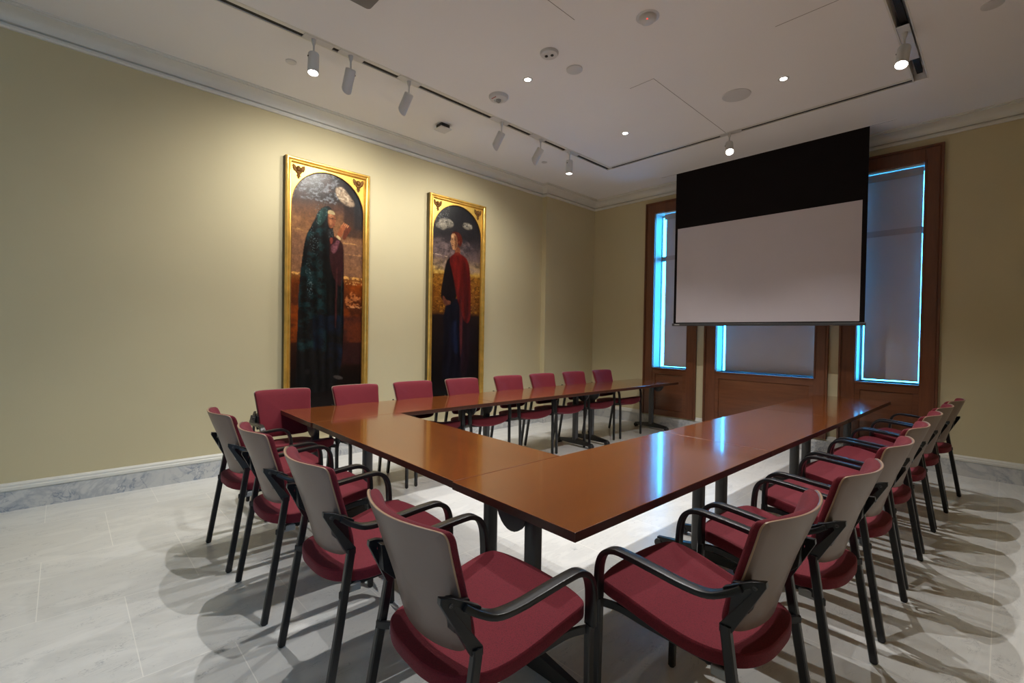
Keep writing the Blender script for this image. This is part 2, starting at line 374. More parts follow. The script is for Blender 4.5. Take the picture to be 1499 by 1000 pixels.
sp('slot_trim',MB().box(1.633,4.374,y-.02,y-.004,CZ-.004,CZ-.0005).box(1.633,4.374,y+.004,y+.02,CZ-.004,CZ-.0005).box(1.625,1.634,y-.025,y+.025,CZ-.005,CZ-.0005).box(4.374,4.383,y-.025,y+.025,CZ-.005,CZ-.0005),M['ceil'],smooth=False)
sp('slot_gap',MB().box(1.634,4.374,y-.004,y+.004,CZ-.003,CZ-.0005),M['dark'],smooth=False)

# ------------------------------------------------------------------ paintings
def soft(mask,k):
    for _ in range(k):
        p=np.pad(mask,1,mode='edge'); mask=(p[1:-1,1:-1]*2+p[:-2,1:-1]+p[2:,1:-1]+p[1:-1,:-2]+p[1:-1,2:])/6
    return mask
def inpoly(X,Z,poly):
    m=np.zeros(X.shape,bool); n=len(poly)
    for i in range(n):
        x1,z1=poly[i]; x2,z2=poly[(i+1)%n]
        c=((z1>Z)!=(z2>Z))&(X<(x2-x1)*(Z-z1)/((z2-z1) if z2!=z1 else 1e-9)+x1); m^=c
    return m
def vnoise(shape,cx,cz,seed):
    r=np.random.RandomState(seed); g=r.rand(int(shape[0]/cz)+3,int(shape[1]/cx)+3)
    zi=np.arange(shape[0])/cz; xi=np.arange(shape[1])/cx
    z0=zi.astype(int); x0=xi.astype(int); fz=(zi-z0)[:,None]; fx=(xi-x0)[None]; fz=fz*fz*(3-2*fz); fx=fx*fx*(3-2*fx)
    a=g[np.ix_(z0,x0)];b=g[np.ix_(z0,x0+1)];c=g[np.ix_(z0+1,x0)];d=g[np.ix_(z0+1,x0+1)]
    return (a*(1-fx)+b*fx)*(1-fz)+(c*(1-fx)+d*fx)*fz
def srgb(r,g,b): return np.array([((c/255+.055)/1.055)**2.4 if c>10 else c/255/12.92 for c in (r,g,b)])
class Paint:
    def __init__(s,y0,y1,z0,z1,st=.005):
        s.y=np.arange(y0,y1+st/2,st); s.z=np.arange(z0,z1+st/2,st); s.X,s.Z=np.meshgrid(s.y,s.z); s.C=np.zeros(s.X.shape+(3,))
    def grad(s,stops):
        zs=[a for a,_ in stops]
        for k in range(3): s.C[...,k]=np.interp(s.Z,zs,[srgb(*c)[k] for _,c in stops])
    def over(s,mask,col,al=1,blur=1):
        m=soft(mask.astype(float),blur)[...,None]*al; s.C=s.C*(1-m)+srgb(*col)*m
    def poly(s,pts,col,al=1,blur=1,smooth=True):
        s.over(inpoly(s.X,s.Z,chaikin(pts,2) if smooth else pts),col,al,blur)
    def ell(s,cy,cz,ry,rz,col,al=1,blur=1,tilt=0):
        dx=s.X-cy; dz=s.Z-cz; c,t=math.cos(tilt),math.sin(tilt)
        s.over(((dx*c+dz*t)/ry)**2+((-dx*t+dz*c)/rz)**2<1,col,al,blur)
    def brush(s,amt,seed):
        n=.6*vnoise(s.X.shape,5,9,seed)+.4*vnoise(s.X.shape,2,3,seed+1); s.C*= (1+amt*(n-.5)*2)[...,None]
    def mesh(s,name,x,mt,parent,inv):
        h,w=s.X.shape; me=bpy.data.meshes.new(name)
        vs=np.stack([np.full(s.X.size,x),s.X.ravel(),s.Z.ravel()],1)
        idx=np.arange(h*w).reshape(h,w)
        fs=np.stack([idx[:-1,:-1],idx[:-1,1:],idx[1:,1:],idx[1:,:-1]],-1).reshape(-1,4)
        n0=len(vs); b=.018
        # solid back: stretcher box corners
        ext=[(x-b,s.y[0],s.z[0]),(x-b,s.y[-1],s.z[0]),(x-b,s.y[-1],s.z[-1]),(x-b,s.y[0],s.z[-1])]
        V=[tuple(q) for q in vs]+ext
        F=[tuple(int(k) for k in f) for f in fs]+[(n0,n0+3,n0+2,n0+1)]
        me.from_pydata(V,[],F); me.materials.append(mt)
        ca=me.color_attributes.new('paint','FLOAT_COLOR','POINT')
        dat=np.ones((len(V),4),np.float32); dat[:n0,:3]=np.clip(s.C.reshape(-1,3),0,1); dat[n0:,:3]=.05
        ca.data.foreach_set('color',dat.ravel())
        o=bpy.data.objects.new(name,me); COL.objects.link(o); o.parent=parent; o.matrix_parent_inverse=inv; return o
def oil_mat():
    m,nt,b=newmat('oil_paint_canvas')
    a=nt.nodes.new('ShaderNodeVertexColor'); a.layer_name='paint'
    n=N(nt,'ShaderNodeTexNoise',Scale=55.0,Detail=5.0,Roughness=.7); L(nt,coords(nt),n.inputs['Vector'])
    r=ramp(nt,n.outputs[0],[(.3,(.75,.75,.75)),(.7,(1.2,1.2,1.2))])
    mx=N(nt,'ShaderNodeMix',data_type='RGBA',blend_type='MULTIPLY'); mx.inputs[0].default_value=1; L(nt,a.outputs[0],mx.inputs[6]); L(nt,r.outputs[0],mx.inputs[7])
    L(nt,mx.outputs[2],b.inputs['Base Color']); b.inputs['Roughness'].default_value=.30; b.inputs['Specular IOR Level'].default_value=.35
    n2=N(nt,'ShaderNodeTexNoise',Scale=90.0,Detail=3.0); L(nt,coords(nt),n2.inputs['Vector'])
    bp=N(nt,'ShaderNodeBump',Strength=.35,Distance=.003); L(nt,n2.outputs[0],bp.inputs['Height']); L(nt,bp.outputs[0],b.inputs['Normal'])
    return m
M['oil']=oil_mat()
FT=.08; ZB=.47; ZT=3.245
def fnoise(p,c,seed,o=3):
    r=0; w=0
    for k in range(o): r=r+vnoise(p.X.shape,max(1.2,c/2**k),max(1.2,c*.7/2**k),seed+k*7)*.6**k; w+=.6**k
    return r/w
def wash(p,c,seed,col,al,lo=.45,hi=.7,region=None):
    n=np.clip((fnoise(p,c,seed,4)-lo)/(hi-lo),0,1)*al
    if region is not None: n=n*soft(region.astype(float),6)
    p.C=p.C*(1-n[...,None])+srgb(*col)*n[...,None]
def folds(p,poly,amp,freq,seed):
    m=soft(inpoly(p.X,p.Z,chaikin(poly,2)).astype(float),2)
    w=np.sin(p.X*freq+1.6*np.sin(p.Z*2.1+seed)+4*vnoise(p.X.shape,30,60,seed))
    p.C*= (1+amp*w*m)[...,None]
def paint_one():
    p=Paint(-5.195,-4.365,ZB+.05,3.18); p.grad([(.52,(14,6,5)),(.9,(20,9,6)),(1.25,(42,18,11)),(1.6,(66,28,15)),(1.95,(98,44,14)),(2.02,(126,74,30)),(2.06,(128,88,60)),(2.3,(120,84,62)),(2.6,(122,82,52)),(2.75,(92,62,44)),(2.88,(46,38,36)),(3.2,(34,34,36))])
    sky=p.Z>2.02
    wash(p,40,5,(168,120,76),.55,.45,.68,sky&(p.Z<2.75)&(p.X<-4.8)); wash(p,26,9,(74,50,44),.5,.5,.7,sky)
    wash(p,14,6,(150,104,70),.35,.5,.7,sky&(p.Z<2.5)); wash(p,50,12,(150,66,14),.7,.4,.65,(p.Z<2.0)&(p.Z>1.3))
    p.over((p.X>-4.62)&(p.Z>2.5),(26,22,26),.75,16); p.over((p.X>-4.5)&(p.Z>2.6),(20,28,34),.6,14)
    wash(p,6,21,(122,124,130),.75,.48,.68,(p.Z>2.84)&(p.X<-4.68)); wash(p,2.5,22,(170,172,178),.4,.6,.85,(p.Z>2.93)&(p.X<-4.78))
    cl=inpoly(p.X,p.Z,chaikin([(-4.73,3.02),(-4.64,3.06),(-4.55,2.97),(-4.47,2.87),(-4.56,2.84),(-4.68,2.90)],2))
    wash(p,9,31,(150,128,106),.95,.10,.45,cl); wash(p,5,33,(214,196,170),.6,.45,.7,cl&(p.X<-4.56)&(p.Z>2.9))
    for z,x0,x1,c in ((2.50,-5.2,-5.0,(190,140,84)),(2.425,-4.62,-4.36,(206,150,88)),(2.30,-4.6,-4.36,(184,130,82)),(2.22,-5.2,-5.05,(160,110,70))):
        n=fnoise(p,8,int(z*100)); p.over((abs(p.Z-z-.03*(n-.5))<.005)&(p.X>x0)&(p.X<x1)&(n>.42),c,.6,1)
    n=fnoise(p,5,3); p.over((abs(p.Z-2.03-.03*(n-.5))<.012)&(n>.45),(220,160,84),.85,1)
    n=fnoise(p,4,51); p.over((n>.5)&inpoly(p.X,p.Z,chaikin([(-4.6,1.80),(-4.5,1.90),(-4.40,1.84),(-4.40,1.70),(-4.58,1.70)],2)),(196,116,64),.7,1)
    p.over((abs(p.Z-1.70-.02*(n-.5))<.010)&(p.X>-4.56)&(n>.45),(222,150,98),.7,1); p.over((n>.58)&(abs(p.Z-1.98)<.02)&(p.X>-4.6),(222,160,96),.6,1)
    p.over((p.Z<1.6)&(p.X>-4.62)&(p.Z>1.05),(50,24,26),.6,10); p.over(p.Z<1.02,(12,7,7),.6,14)
    robe=[(-4.83,2.80),(-4.90,2.74),(-4.95,2.60),(-5.03,2.46),(-5.07,2.2),(-5.10,1.9),(-5.11,1.4),(-5.12,1.0),(-5.13,.80),(-4.9,.72),(-4.68,.80),(-4.61,1.1),(-4.60,1.7),(-4.61,2.25),(-4.62,2.40),(-4.70,2.44),(-4.74,2.52),(-4.735,2.66),(-4.74,2.76),(-4.78,2.81)]
    p.poly(robe,(15,15,16),1,1); R_=inpoly(p.X,p.Z,chaikin(robe,2))
    wash(p,16,61,(22,44,46),.85,.42,.66,R_&(p.X<-4.80)&(p.Z>1.2)); wash(p,30,62,(14,24,40),.7,.4,.65,R_&(p.Z<1.6)&(p.Z>.95)&(p.X>-4.95))
    p.poly([(-4.80,2.80),(-4.87,2.765),(-4.92,2.64),(-4.89,2.56),(-4.84,2.62),(-4.81,2.72)],(34,64,60),.7,3)
    p.poly([(-4.80,2.66),(-4.83,2.5),(-4.82,2.0),(-4.78,1.6),(-4.76,2.1),(-4.775,2.5)],(9,9,10),.85,3)
    for k,(px,pz) in enumerate(((-4.97,2.45),(-4.90,2.70),(-4.84,2.76),(-5.0,2.1),(-4.93,2.35),(-4.98,1.9))):
        n=fnoise(p,2.2,90+k,2); p.over((n>.69)&(((p.X-px)/.035)**2+((p.Z-pz)/.11)**2<1),(96,116,118),.5,0)
    folds(p,robe,.45,62,3)
    dress=[(-4.77,2.47),(-4.70,2.48),(-4.64,2.44),(-4.612,2.38),(-4.61,2.10),(-4.63,1.9),(-4.72,2.0),(-4.775,2.2)]
    p.poly(dress,(46,20,22),1,2)
    p.poly([(-4.765,2.33),(-4.73,2.28),(-4.69,2.33),(-4.655,2.44),(-4.69,2.455),(-4.72,2.40),(-4.75,2.39)],(92,50,58),.9,2)
    n=fnoise(p,4,71); p.over((n>.5)&inpoly(p.X,p.Z,[(-4.76,2.32),(-4.72,2.29),(-4.66,2.43),(-4.69,2.45)]),(128,78,84),.5,1)
    p.poly([(-4.695,2.15),(-4.68,2.15),(-4.69,1.45),(-4.705,1.45)],(78,36,36),.7,3); p.poly([(-4.635,2.1),(-4.625,2.1),(-4.63,1.5),(-4.64,1.5)],(30,46,50),.7,2)
    p.poly([(-4.775,2.46),(-4.745,2.48),(-4.735,2.42),(-4.765,2.38)],(120,52,40),.8,2)
    # head: veil band, downcast face in three-quarter view
    p.poly([(-4.80,2.735),(-4.735,2.745),(-4.712,2.70),(-4.700,2.662),(-4.712,2.652),(-4.716,2.615),(-4.738,2.572),(-4.775,2.565),(-4.80,2.61)],(116,68,44),1,1)
    p.poly([(-4.79,2.72),(-4.745,2.725),(-4.73,2.695),(-4.76,2.68),(-4.785,2.69)],(170,112,76),.9,2)
    p.poly([(-4.785,2.66),(-4.755,2.665),(-4.745,2.625),(-4.765,2.595),(-4.785,2.62)],(156,98,64),.85,2)
    p.poly([(-4.805,2.70),(-4.795,2.62),(-4.775,2.575),(-4.80,2.57),(-4.82,2.64)],(26,22,22),.85,2)
    p.poly([(-4.80,2.76),(-4.752,2.772),(-4.718,2.745),(-4.72,2.718),(-4.765,2.726),(-4.80,2.716)],(166,146,106),1,1)
    p.ell(-4.749,2.679,.017,.0045,(36,18,14),.95,0,-.12); p.ell(-4.716,2.676,.008,.004,(40,20,16),.8,0); p.ell(-4.752,2.694,.019,.0035,(52,28,20),.8,0,-.15)
    p.ell(-4.713,2.655,.008,.010,(150,92,60),.8,1); p.ell(-4.727,2.613,.012,.0045,(112,44,34),.9,0); p.ell(-4.727,2.595,.012,.006,(72,38,28),.6,1)
    p.poly([(-4.80,2.555),(-4.755,2.565),(-4.725,2.53),(-4.735,2.47),(-4.775,2.455),(-4.80,2.49)],(30,32,34),.95,1)
    n=fnoise(p,2,44,2); p.over((n>.66)&inpoly(p.X,p.Z,[(-4.79,2.56),(-4.73,2.56),(-4.73,2.47),(-4.78,2.46)]),(110,112,112),.3,0)
    # forearms and clasped hands
    p.poly([(-4.635,2.48),(-4.605,2.56),(-4.57,2.635),(-4.535,2.615),(-4.525,2.585),(-4.57,2.52),(-4.60,2.45)],(92,44,28),1,1)
    p.poly([(-4.695,2.495),(-4.675,2.55),(-4.655,2.60),(-4.63,2.635),(-4.605,2.65),(-4.580,2.635),(-4.585,2.605),(-4.61,2.565),(-4.645,2.475)],(138,76,46),1,1)
    for k in range(4):
        cx,cz=-4.618+.017*k,2.640-.008*k
        p.ell(cx,cz,.0075,.021,(176,112,74),.85,0,-.55); p.ell(cx+.008,cz-.004,.0018,.020,(70,34,22),.8,0,-.55)
    p.ell(-4.640,2.607,.009,.024,(164,100,64),.8,1,-.4)
    p.poly([(-4.70,2.505),(-4.665,2.49),(-4.645,2.46),(-4.66,2.448),(-4.70,2.478)],(190,164,120),.95,1)
    p.ell(-4.66,.90,.055,.020,(74,66,62),.8,2,-.25); p.ell(-5.0,.98,.03,.03,(34,32,34),.6,4)
    p.brush(.30,11); return p
def paint_two():
    p=Paint(-3.425,-2.595,ZB+.05,3.18); p.grad([(.52,(10,5,5)),(1.2,(20,11,10)),(1.66,(30,18,15)),(1.72,(104,60,16)),(1.98,(124,72,20)),(2.2,(136,88,28)),(2.25,(184,144,66)),(2.31,(160,130,92)),(2.45,(98,78,74)),(2.62,(60,50,52)),(2.75,(36,32,34)),(3.18,(24,25,28))])
    sky=p.Z>2.26
    wash(p,30,25,(128,108,106),.55,.45,.68,sky&(p.Z<2.7)); wash(p,22,26,(28,25,28),.6,.5,.7,sky)
    for cx,cz,a,b,k in ((-3.20,2.90,.12,.06,1),(-3.28,2.85,.09,.05,2),(-2.84,2.915,.085,.045,3)):
        e=((p.X-cx)/a)**2+((p.Z-cz)/b)**2<1; wash(p,9,40+k,(120,112,100),.9,.18,.5,e); wash(p,5,50+k,(178,168,150),.6,.48,.7,e&(p.Z>cz-.01))
    wash(p,3,57,(150,150,148),.5,.58,.8,(p.Z>2.9)&(p.X<-3.15))
    n=fnoise(p,8,58); p.over((abs(p.Z-2.47+.08*(p.X+3.4))<.005)&(p.X<-3.18)&(n>.4),(206,178,150),.6,1)
    n=fnoise(p,6,59); p.over((n>.55)&(p.X<-3.2)&(abs(p.Z-2.27)<.05),(236,196,104),.6,3)
    wash(p,7,60,(74,38,8),.75,.47,.66,(p.Z>1.7)&(p.Z<2.22)); wash(p,5,63,(196,138,48),.5,.55,.75,(p.Z>1.7)&(p.Z<2.2))
    p.over(p.Z<1.05,(8,5,6),.6,16)
    p.poly([(-3.23,1.9),(-3.22,1.2),(-3.25,.75),(-3.0,.66),(-2.80,.75),(-2.78,1.2),(-2.80,1.9)],(12,10,20),1,5)
    p.poly([(-3.1,1.6),(-2.98,1.6),(-2.97,1.1),(-3.08,1.2)],(18,26,52),.7,14)
    p.poly([(-2.95,1.7),(-2.76,1.62),(-2.77,1.1),(-2.86,.75),(-2.92,.8)],(34,16,20),.8,8)
    blk=[(-3.13,2.46),(-3.20,2.38),(-3.25,2.1),(-3.28,1.95),(-3.25,1.84),(-3.0,1.84),(-2.98,2.3),(-3.02,2.45)]
    p.poly(blk,(18,11,12),1,2)
    red=[(-3.09,2.495),(-3.0,2.52),(-2.90,2.50),(-2.82,2.44),(-2.78,2.28),(-2.76,1.9),(-2.765,1.58),(-2.86,1.56),(-2.93,1.72),(-3.02,1.95),(-3.07,2.2),(-3.15,2.42)]
    p.poly(red,(88,17,13),1,3)
    p.poly([(-2.91,2.46),(-2.84,2.40),(-2.81,1.9),(-2.80,1.62),(-2.88,1.7)],(56,12,12),.75,8)
    p.poly([(-3.06,2.42),(-3.0,2.45),(-2.95,2.1),(-2.99,1.95),(-3.04,2.1)],(112,26,20),.7,8)
    p.poly([(-2.96,1.95),(-2.92,1.95),(-2.90,1.4),(-2.93,1.0),(-2.95,1.4)],(92,34,32),.6,6)
    folds(p,red,.22,70,5); folds(p,[(-3.22,1.9),(-3.22,.8),(-2.8,.8),(-2.8,1.9)],.35,60,8)
    p.poly([(-3.245,1.93),(-3.21,1.91),(-3.19,1.87),(-3.12,1.865),(-3.10,1.84),(-3.15,1.80),(-3.21,1.795),(-3.24,1.86)],(94,52,38),1,2)
    for k in range(3): p.ell(-3.145+.004*k,1.852-.016*k,.030,.005,(124,74,54),.7,1,-.1)
    p.poly([(-3.055,2.59),(-2.975,2.62),(-2.95,2.50),(-3.05,2.49)],(112,62,40),1,2)
    p.poly([(-3.115,2.775),(-3.09,2.80),(-3.02,2.81),(-2.96,2.79),(-2.925,2.72),(-2.935,2.64),(-2.98,2.60),(-3.02,2.68),(-3.05,2.75)],(74,26,16),1,2)
    p.poly([(-3.108,2.775),(-3.05,2.785),(-3.015,2.72),(-3.005,2.63),(-3.04,2.56),(-3.085,2.552),(-3.105,2.59),(-3.115,2.63),(-3.13,2.662),(-3.118,2.69),(-3.12,2.735)],(150,106,72),1,1)
    p.poly([(-3.07,2.76),(-3.02,2.75),(-3.005,2.63),(-3.04,2.565),(-3.06,2.60),(-3.05,2.68)],(98,58,38),.85,3)
    p.poly([(-3.11,2.765),(-3.07,2.77),(-3.08,2.72),(-3.112,2.72)],(190,148,106),.8,3)
    p.ell(-3.098,2.694,.014,.006,(40,22,18),.9,1); p.ell(-3.052,2.694,.015,.006,(40,22,18),.9,1); p.ell(-3.055,2.708,.018,.0035,(52,26,18),.8,0); p.ell(-3.098,2.708,.014,.0035,(60,32,22),.8,0)
    p.ell(-3.122,2.662,.006,.012,(176,128,92),.8,1); p.ell(-3.09,2.612,.015,.0045,(100,38,30),.9,0); p.ell(-3.085,2.640,.012,.003,(84,50,34),.7,0); p.ell(-2.985,2.675,.008,.018,(110,62,42),.8,1)
    p.poly([(-3.075,2.515),(-3.0,2.535),(-2.95,2.52),(-2.96,2.495),(-3.05,2.485)],(96,24,18),.9,1)
    p.brush(.28,31); return p
def picture(y0,y1,pt,label):
    F=empty('framed_painting',(0,(y0+y1)/2,ZB)); tag(F,label,'painting','arched gilt-framed paintings')
    inv=Matrix.Translation((0,-(y0+y1)/2,-ZB))
    def P(m,n,mt,**k):
        o=m.build(n,mt,F,**k); o.matrix_parent_inverse=inv; return o
    # mitred moulding: profile (inset, x)
    prof=[(0,.004),(0,.060),(.004,.074),(.012,.080),(.022,.078),(.028,.066),(.036,.062),(.042,.070),(.050,.072),(.056,.062),(.060,.050),(.060,.004)]
    rs=[]
    for (cy,cz,sy,sz) in ((y0,ZB,1,1),(y1,ZB,-1,1),(y1,ZT,-1,-1),(y0,ZT,1,-1)):
        rs.append([(x,cy+sy*i,cz+sz*i) for i,x in prof])
    P(MB().rings(rs,closed=True),'frame_moulding',M['gold'],ang=.5)
    # spandrel panel with arched opening (thick)
    a0,a1=y0+.060,y1-.060; zt=ZT-.060; zb=ZB+.06; c=(a0+a1)/2; r=(a1-a0)/2-.008; spz=zt-r-.022
    m=MB(); K=28
    for xf in (.046,):
        inner=[(c-r*math.cos(PI*k/K),spz+r*math.sin(PI*k/K)) for k in range(K+1)]
        outer=[]
        for k in range(K+1):
            an=PI*k/K; dy=-math.cos(an); dz=math.sin(an)
            t=min(((a1-a0)/2)/max(abs(dy),1e-6),(zt-spz)/max(dz,1e-6)); outer.append((c+dy*t,spz+dz*t))
        # make sure of the square corners
        vs=[];fs=[]
        for k in range(K+1):
            vs+=[(xf,*inner[k]),(xf,*outer[k]),(xf-.012,*inner[k])]
        for k in range(K): fs+=[(3*k,3*k+1,3*k+4,3*k+3),(3*k,3*k+3,3*k+5,3*k+2)]
        m.add(vs,fs)
        for cy,kk in ((a0,next(k for k in range(K+1) if outer[k][1]>=zt-1e-6)),(a1,K-next(k for k in range(K+1) if outer[k][1]>=zt-1e-6))):
            other=kk-1 if cy==a0 else kk+1
            m.add([(xf,*outer[kk]),(xf,cy,zt),(xf,*outer[other])],[(0,1,2)])
        # side strips below the spring line, with bead
        m.box(xf-.012,xf,a0,c-r,zb,spz); m.box(xf-.012,xf,c+r,a1,zb,spz); m.box(xf-.012,xf,a0,a1,zb-.01,zb+.012)
    P(m,'spandrel_panel',M['gold_flat'],ang=.4)
    # dark edge line of the arch
    path=[(.046,c-r*math.cos(PI*k/K),spz+r*math.sin(PI*k/K)) for k in range(K+1)]
    P(MB().sweep([(.046,c-r,zb)]+path+[(.046,c+r,zb)],circ(.004,6)),'arch_bead',M['gold_old'])
    # winged-head corner ornaments
    for s,oy in ((1,a0+.075),(-1,a1-.075)):
        m=MB(); z=zt-.068; x=.047
        def blob(py,pz,ry,rz,h,tilt=0):
            n=10; vs=[]; fs=[]
            for j in range(4):
                q=math.cos(j/3*PI/2*.98); hh=h*math.sin(j/3*PI/2)
                for k in range(n):
                    a=2*PI*k/n; u=ry*q*math.cos(a); w_=rz*q*math.sin(a)
                    vs.append((x+hh,py+u*math.cos(tilt)-w_*math.sin(tilt),pz+u*math.sin(tilt)+w_*math.cos(tilt)))
            for j in range(3):
                for k in range(n): fs.append((j*n+k,j*n+(k+1)%n,(j+1)*n+(k+1)%n,(j+1)*n+k))
            fs.append(tuple(3*n+k for k in range(n))); m.add(vs,fs)
        blob(oy,z+.012,.026,.027,.024); blob(oy,z+.034,.020,.010,.018)
        for t in (-1,1):
            for wl,wz,ti in ((.046,.026,.75),(.048,.012,.62),(.044,-.002,.50),(.036,-.014,.36)): blob(oy+t*(.016+wl*.55),z+wz+wl*.22,wl*.66,.0105,.012,t*ti)
        blob(oy,z-.024,.034,.013,.014); blob(oy,z-.043,.020,.010,.013); blob(oy,z-.060,.024,.010,.012); blob(oy,z-.077,.013,.010,.010)
        P(m,'corner_ornament',M['gold_old'])
    P(MB().box(.002,.030,y0+.012,y1-.012,ZB+.012,ZT-.012),'backing_board',M['frame_side'],smooth=False)
    P(MB().box(.001,.058,y0-.002,y0,ZB,ZT).box(.001,.058,y1,y1+.002,ZB,ZT),'frame_side',M['frame_side'],smooth=False)
    q=pt(); q.mesh('canvas',.0345,M['oil'],F,inv)
picture(-5.252,-4.318,paint_one,'larger-looking arched painting of a figure in a long dark hooded robe with raised clasped hands')
picture(-3.484,-2.535,paint_two,'arched painting of a standing red-haired figure in a red cape, farther along the wall')

# ------------------------------------------------------------------ tables
TH_=-0.0229; OX,OY=.997,-5.577
TBL=empty('layout_origin',(0,0,0)); bpy.data.objects.remove(TBL)
e1=Vector((math.cos(TH_),math.sin(TH_),0)); e2=Vector((-math.sin(TH_),math.cos(TH_),0))
def T(a,b,z=0): return Vector((OX,OY,0))+e1*a+e2*b+Vector((0,0,z))
def make_table(w,l,inner):
    # local: long axis y (length l), short axis x (width w), origin centre floor; inner=+1/-1 side of the half-moon pivot
    t=empty('conference_table')
    hw,hl=w/2-.001,l/2-.001
    m=MB(); m.box(-hw,hw,-hl,hl,.704,.74)
    for i in range(2,6): m.m[i]=1
    m.m[0]=1
    m.build('tabletop',[M['table'],M['table_edge']],t,bevel=.0025,smooth=False)
    MB().box(-.02,.02,-hl+.18,hl-.18,.684,.7035).build('cross_rail',M['grey_metal'],t,bevel=.003)
    for s in (-1,1):
        yc=s*(hl-.163)
        c=MB().sweep([(0,yc,.05),(0,yc,.66)],rrect(.072,.052,.016),side=(1,0,0))
        c.rings([[(a*k,yc+b*k2,z) for a,b in rrect(.072,.052,.016)] for k,k2,z in ((1,1,.655),(1.25,1,.675),(1.9,1.1,.695),(1.9,1.1,.7035))])
        lg=c.build('leg_column',M['grey_metal'],t)
        # T foot : arched, tapering
        f=MB(); rs=[]
        for k in range(9):
            u=-1+k/4; x=u*.275; h=.075-.040*abs(u)**.8; z0=.012+.022*(1-abs(u)**2)*0+.02; wd=.034-.012*abs(u)
            rs.append([(x,yc-wd,z0),(x,yc+wd,z0),(x,yc+wd*.6,z0+h),(x,yc-wd*.6,z0+h)])
        f.rings(rs); f.build('foot',M['black'],t)
        for q in (-1,1):
            cs=MB(); x=q*.262
            cs.lathe([(.010,-.011),(.026,-.010),(.029,-.005),(.029,.005),(.026,.010),(.010,.011)],(x,yc+.018,.0295),(0,1,0),18)
            cs.lathe([(.010,-.011),(.026,-.010),(.029,-.005),(.029,.005),(.026,.010),(.010,.011)],(x,yc-.018,.0295),(0,1,0),18)
            cs.lathe([(.012,.03),(.014,.06)],(x,yc,0),(0,0,1),10)
            cs.build('caster',M['dark'],t)
        hm=MB(); yy=yc+s*.055; pl=[(inner*.075+.100*math.cos(PI+PI*k/14),.7035+.125*math.sin(PI+PI*k/14)) for k in range(15)]
        hm.prism(pl,lambda u,v,q:(u,q,v),yy-.006,yy+.006); hm.build('pivot_plate',M['grey_metal'],t)
    lv=MB().sweep([(0,hl-.30,.69),(inner*-.22,hl-.30,.685)],circ(.006,8)); lv.lathe([(.012,0),(.016,.006),(.012,.016)],(inner*-.22,hl-.30,.695),(0,0,-1),10); lv.build('release_lever',M['dark'],t)
    return t
w1,L1,w2,wn=.7148,2.5219,.7283,.7331
LEN=1.8106
tl=make_table(w1,LEN,1); tr=make_table(w2,LEN+.004,-1)
GR='cherry-topped tables joined in a U'
def place(t,a,b,rz,label):
    t.location=T(a,b); t.rotation_euler=(0,0,TH_+rz); tag(t,label,'table',GR)
ll=['near table of the left run, its corner by the leftmost chairs','middle table of the left run, opposite the second painting','far table of the left run, its end toward the left window']
rl=['nearest table of the right run, its sharp corner pointing at the viewer','middle table of the right run, crossed by a bright window reflection','far table of the right run, ending before the right window']
for i in range(3):
    t=tl if i==0 else copy_tree(tl); place(t,w1/2,LEN*(i+.5),0,ll[i])
for i in range(3):
    t=tr if i==0 else copy_tree(tr); place(t,L1+w2/2,(LEN+.004)*(i+.5),0,rl[i])
tn=make_table(wn-.006,L1-w1-.002,-1); place(tn,(w1+L1)/2,wn/2+.006,PI/2,'cross table joining the left and right runs behind the near row of chairs')

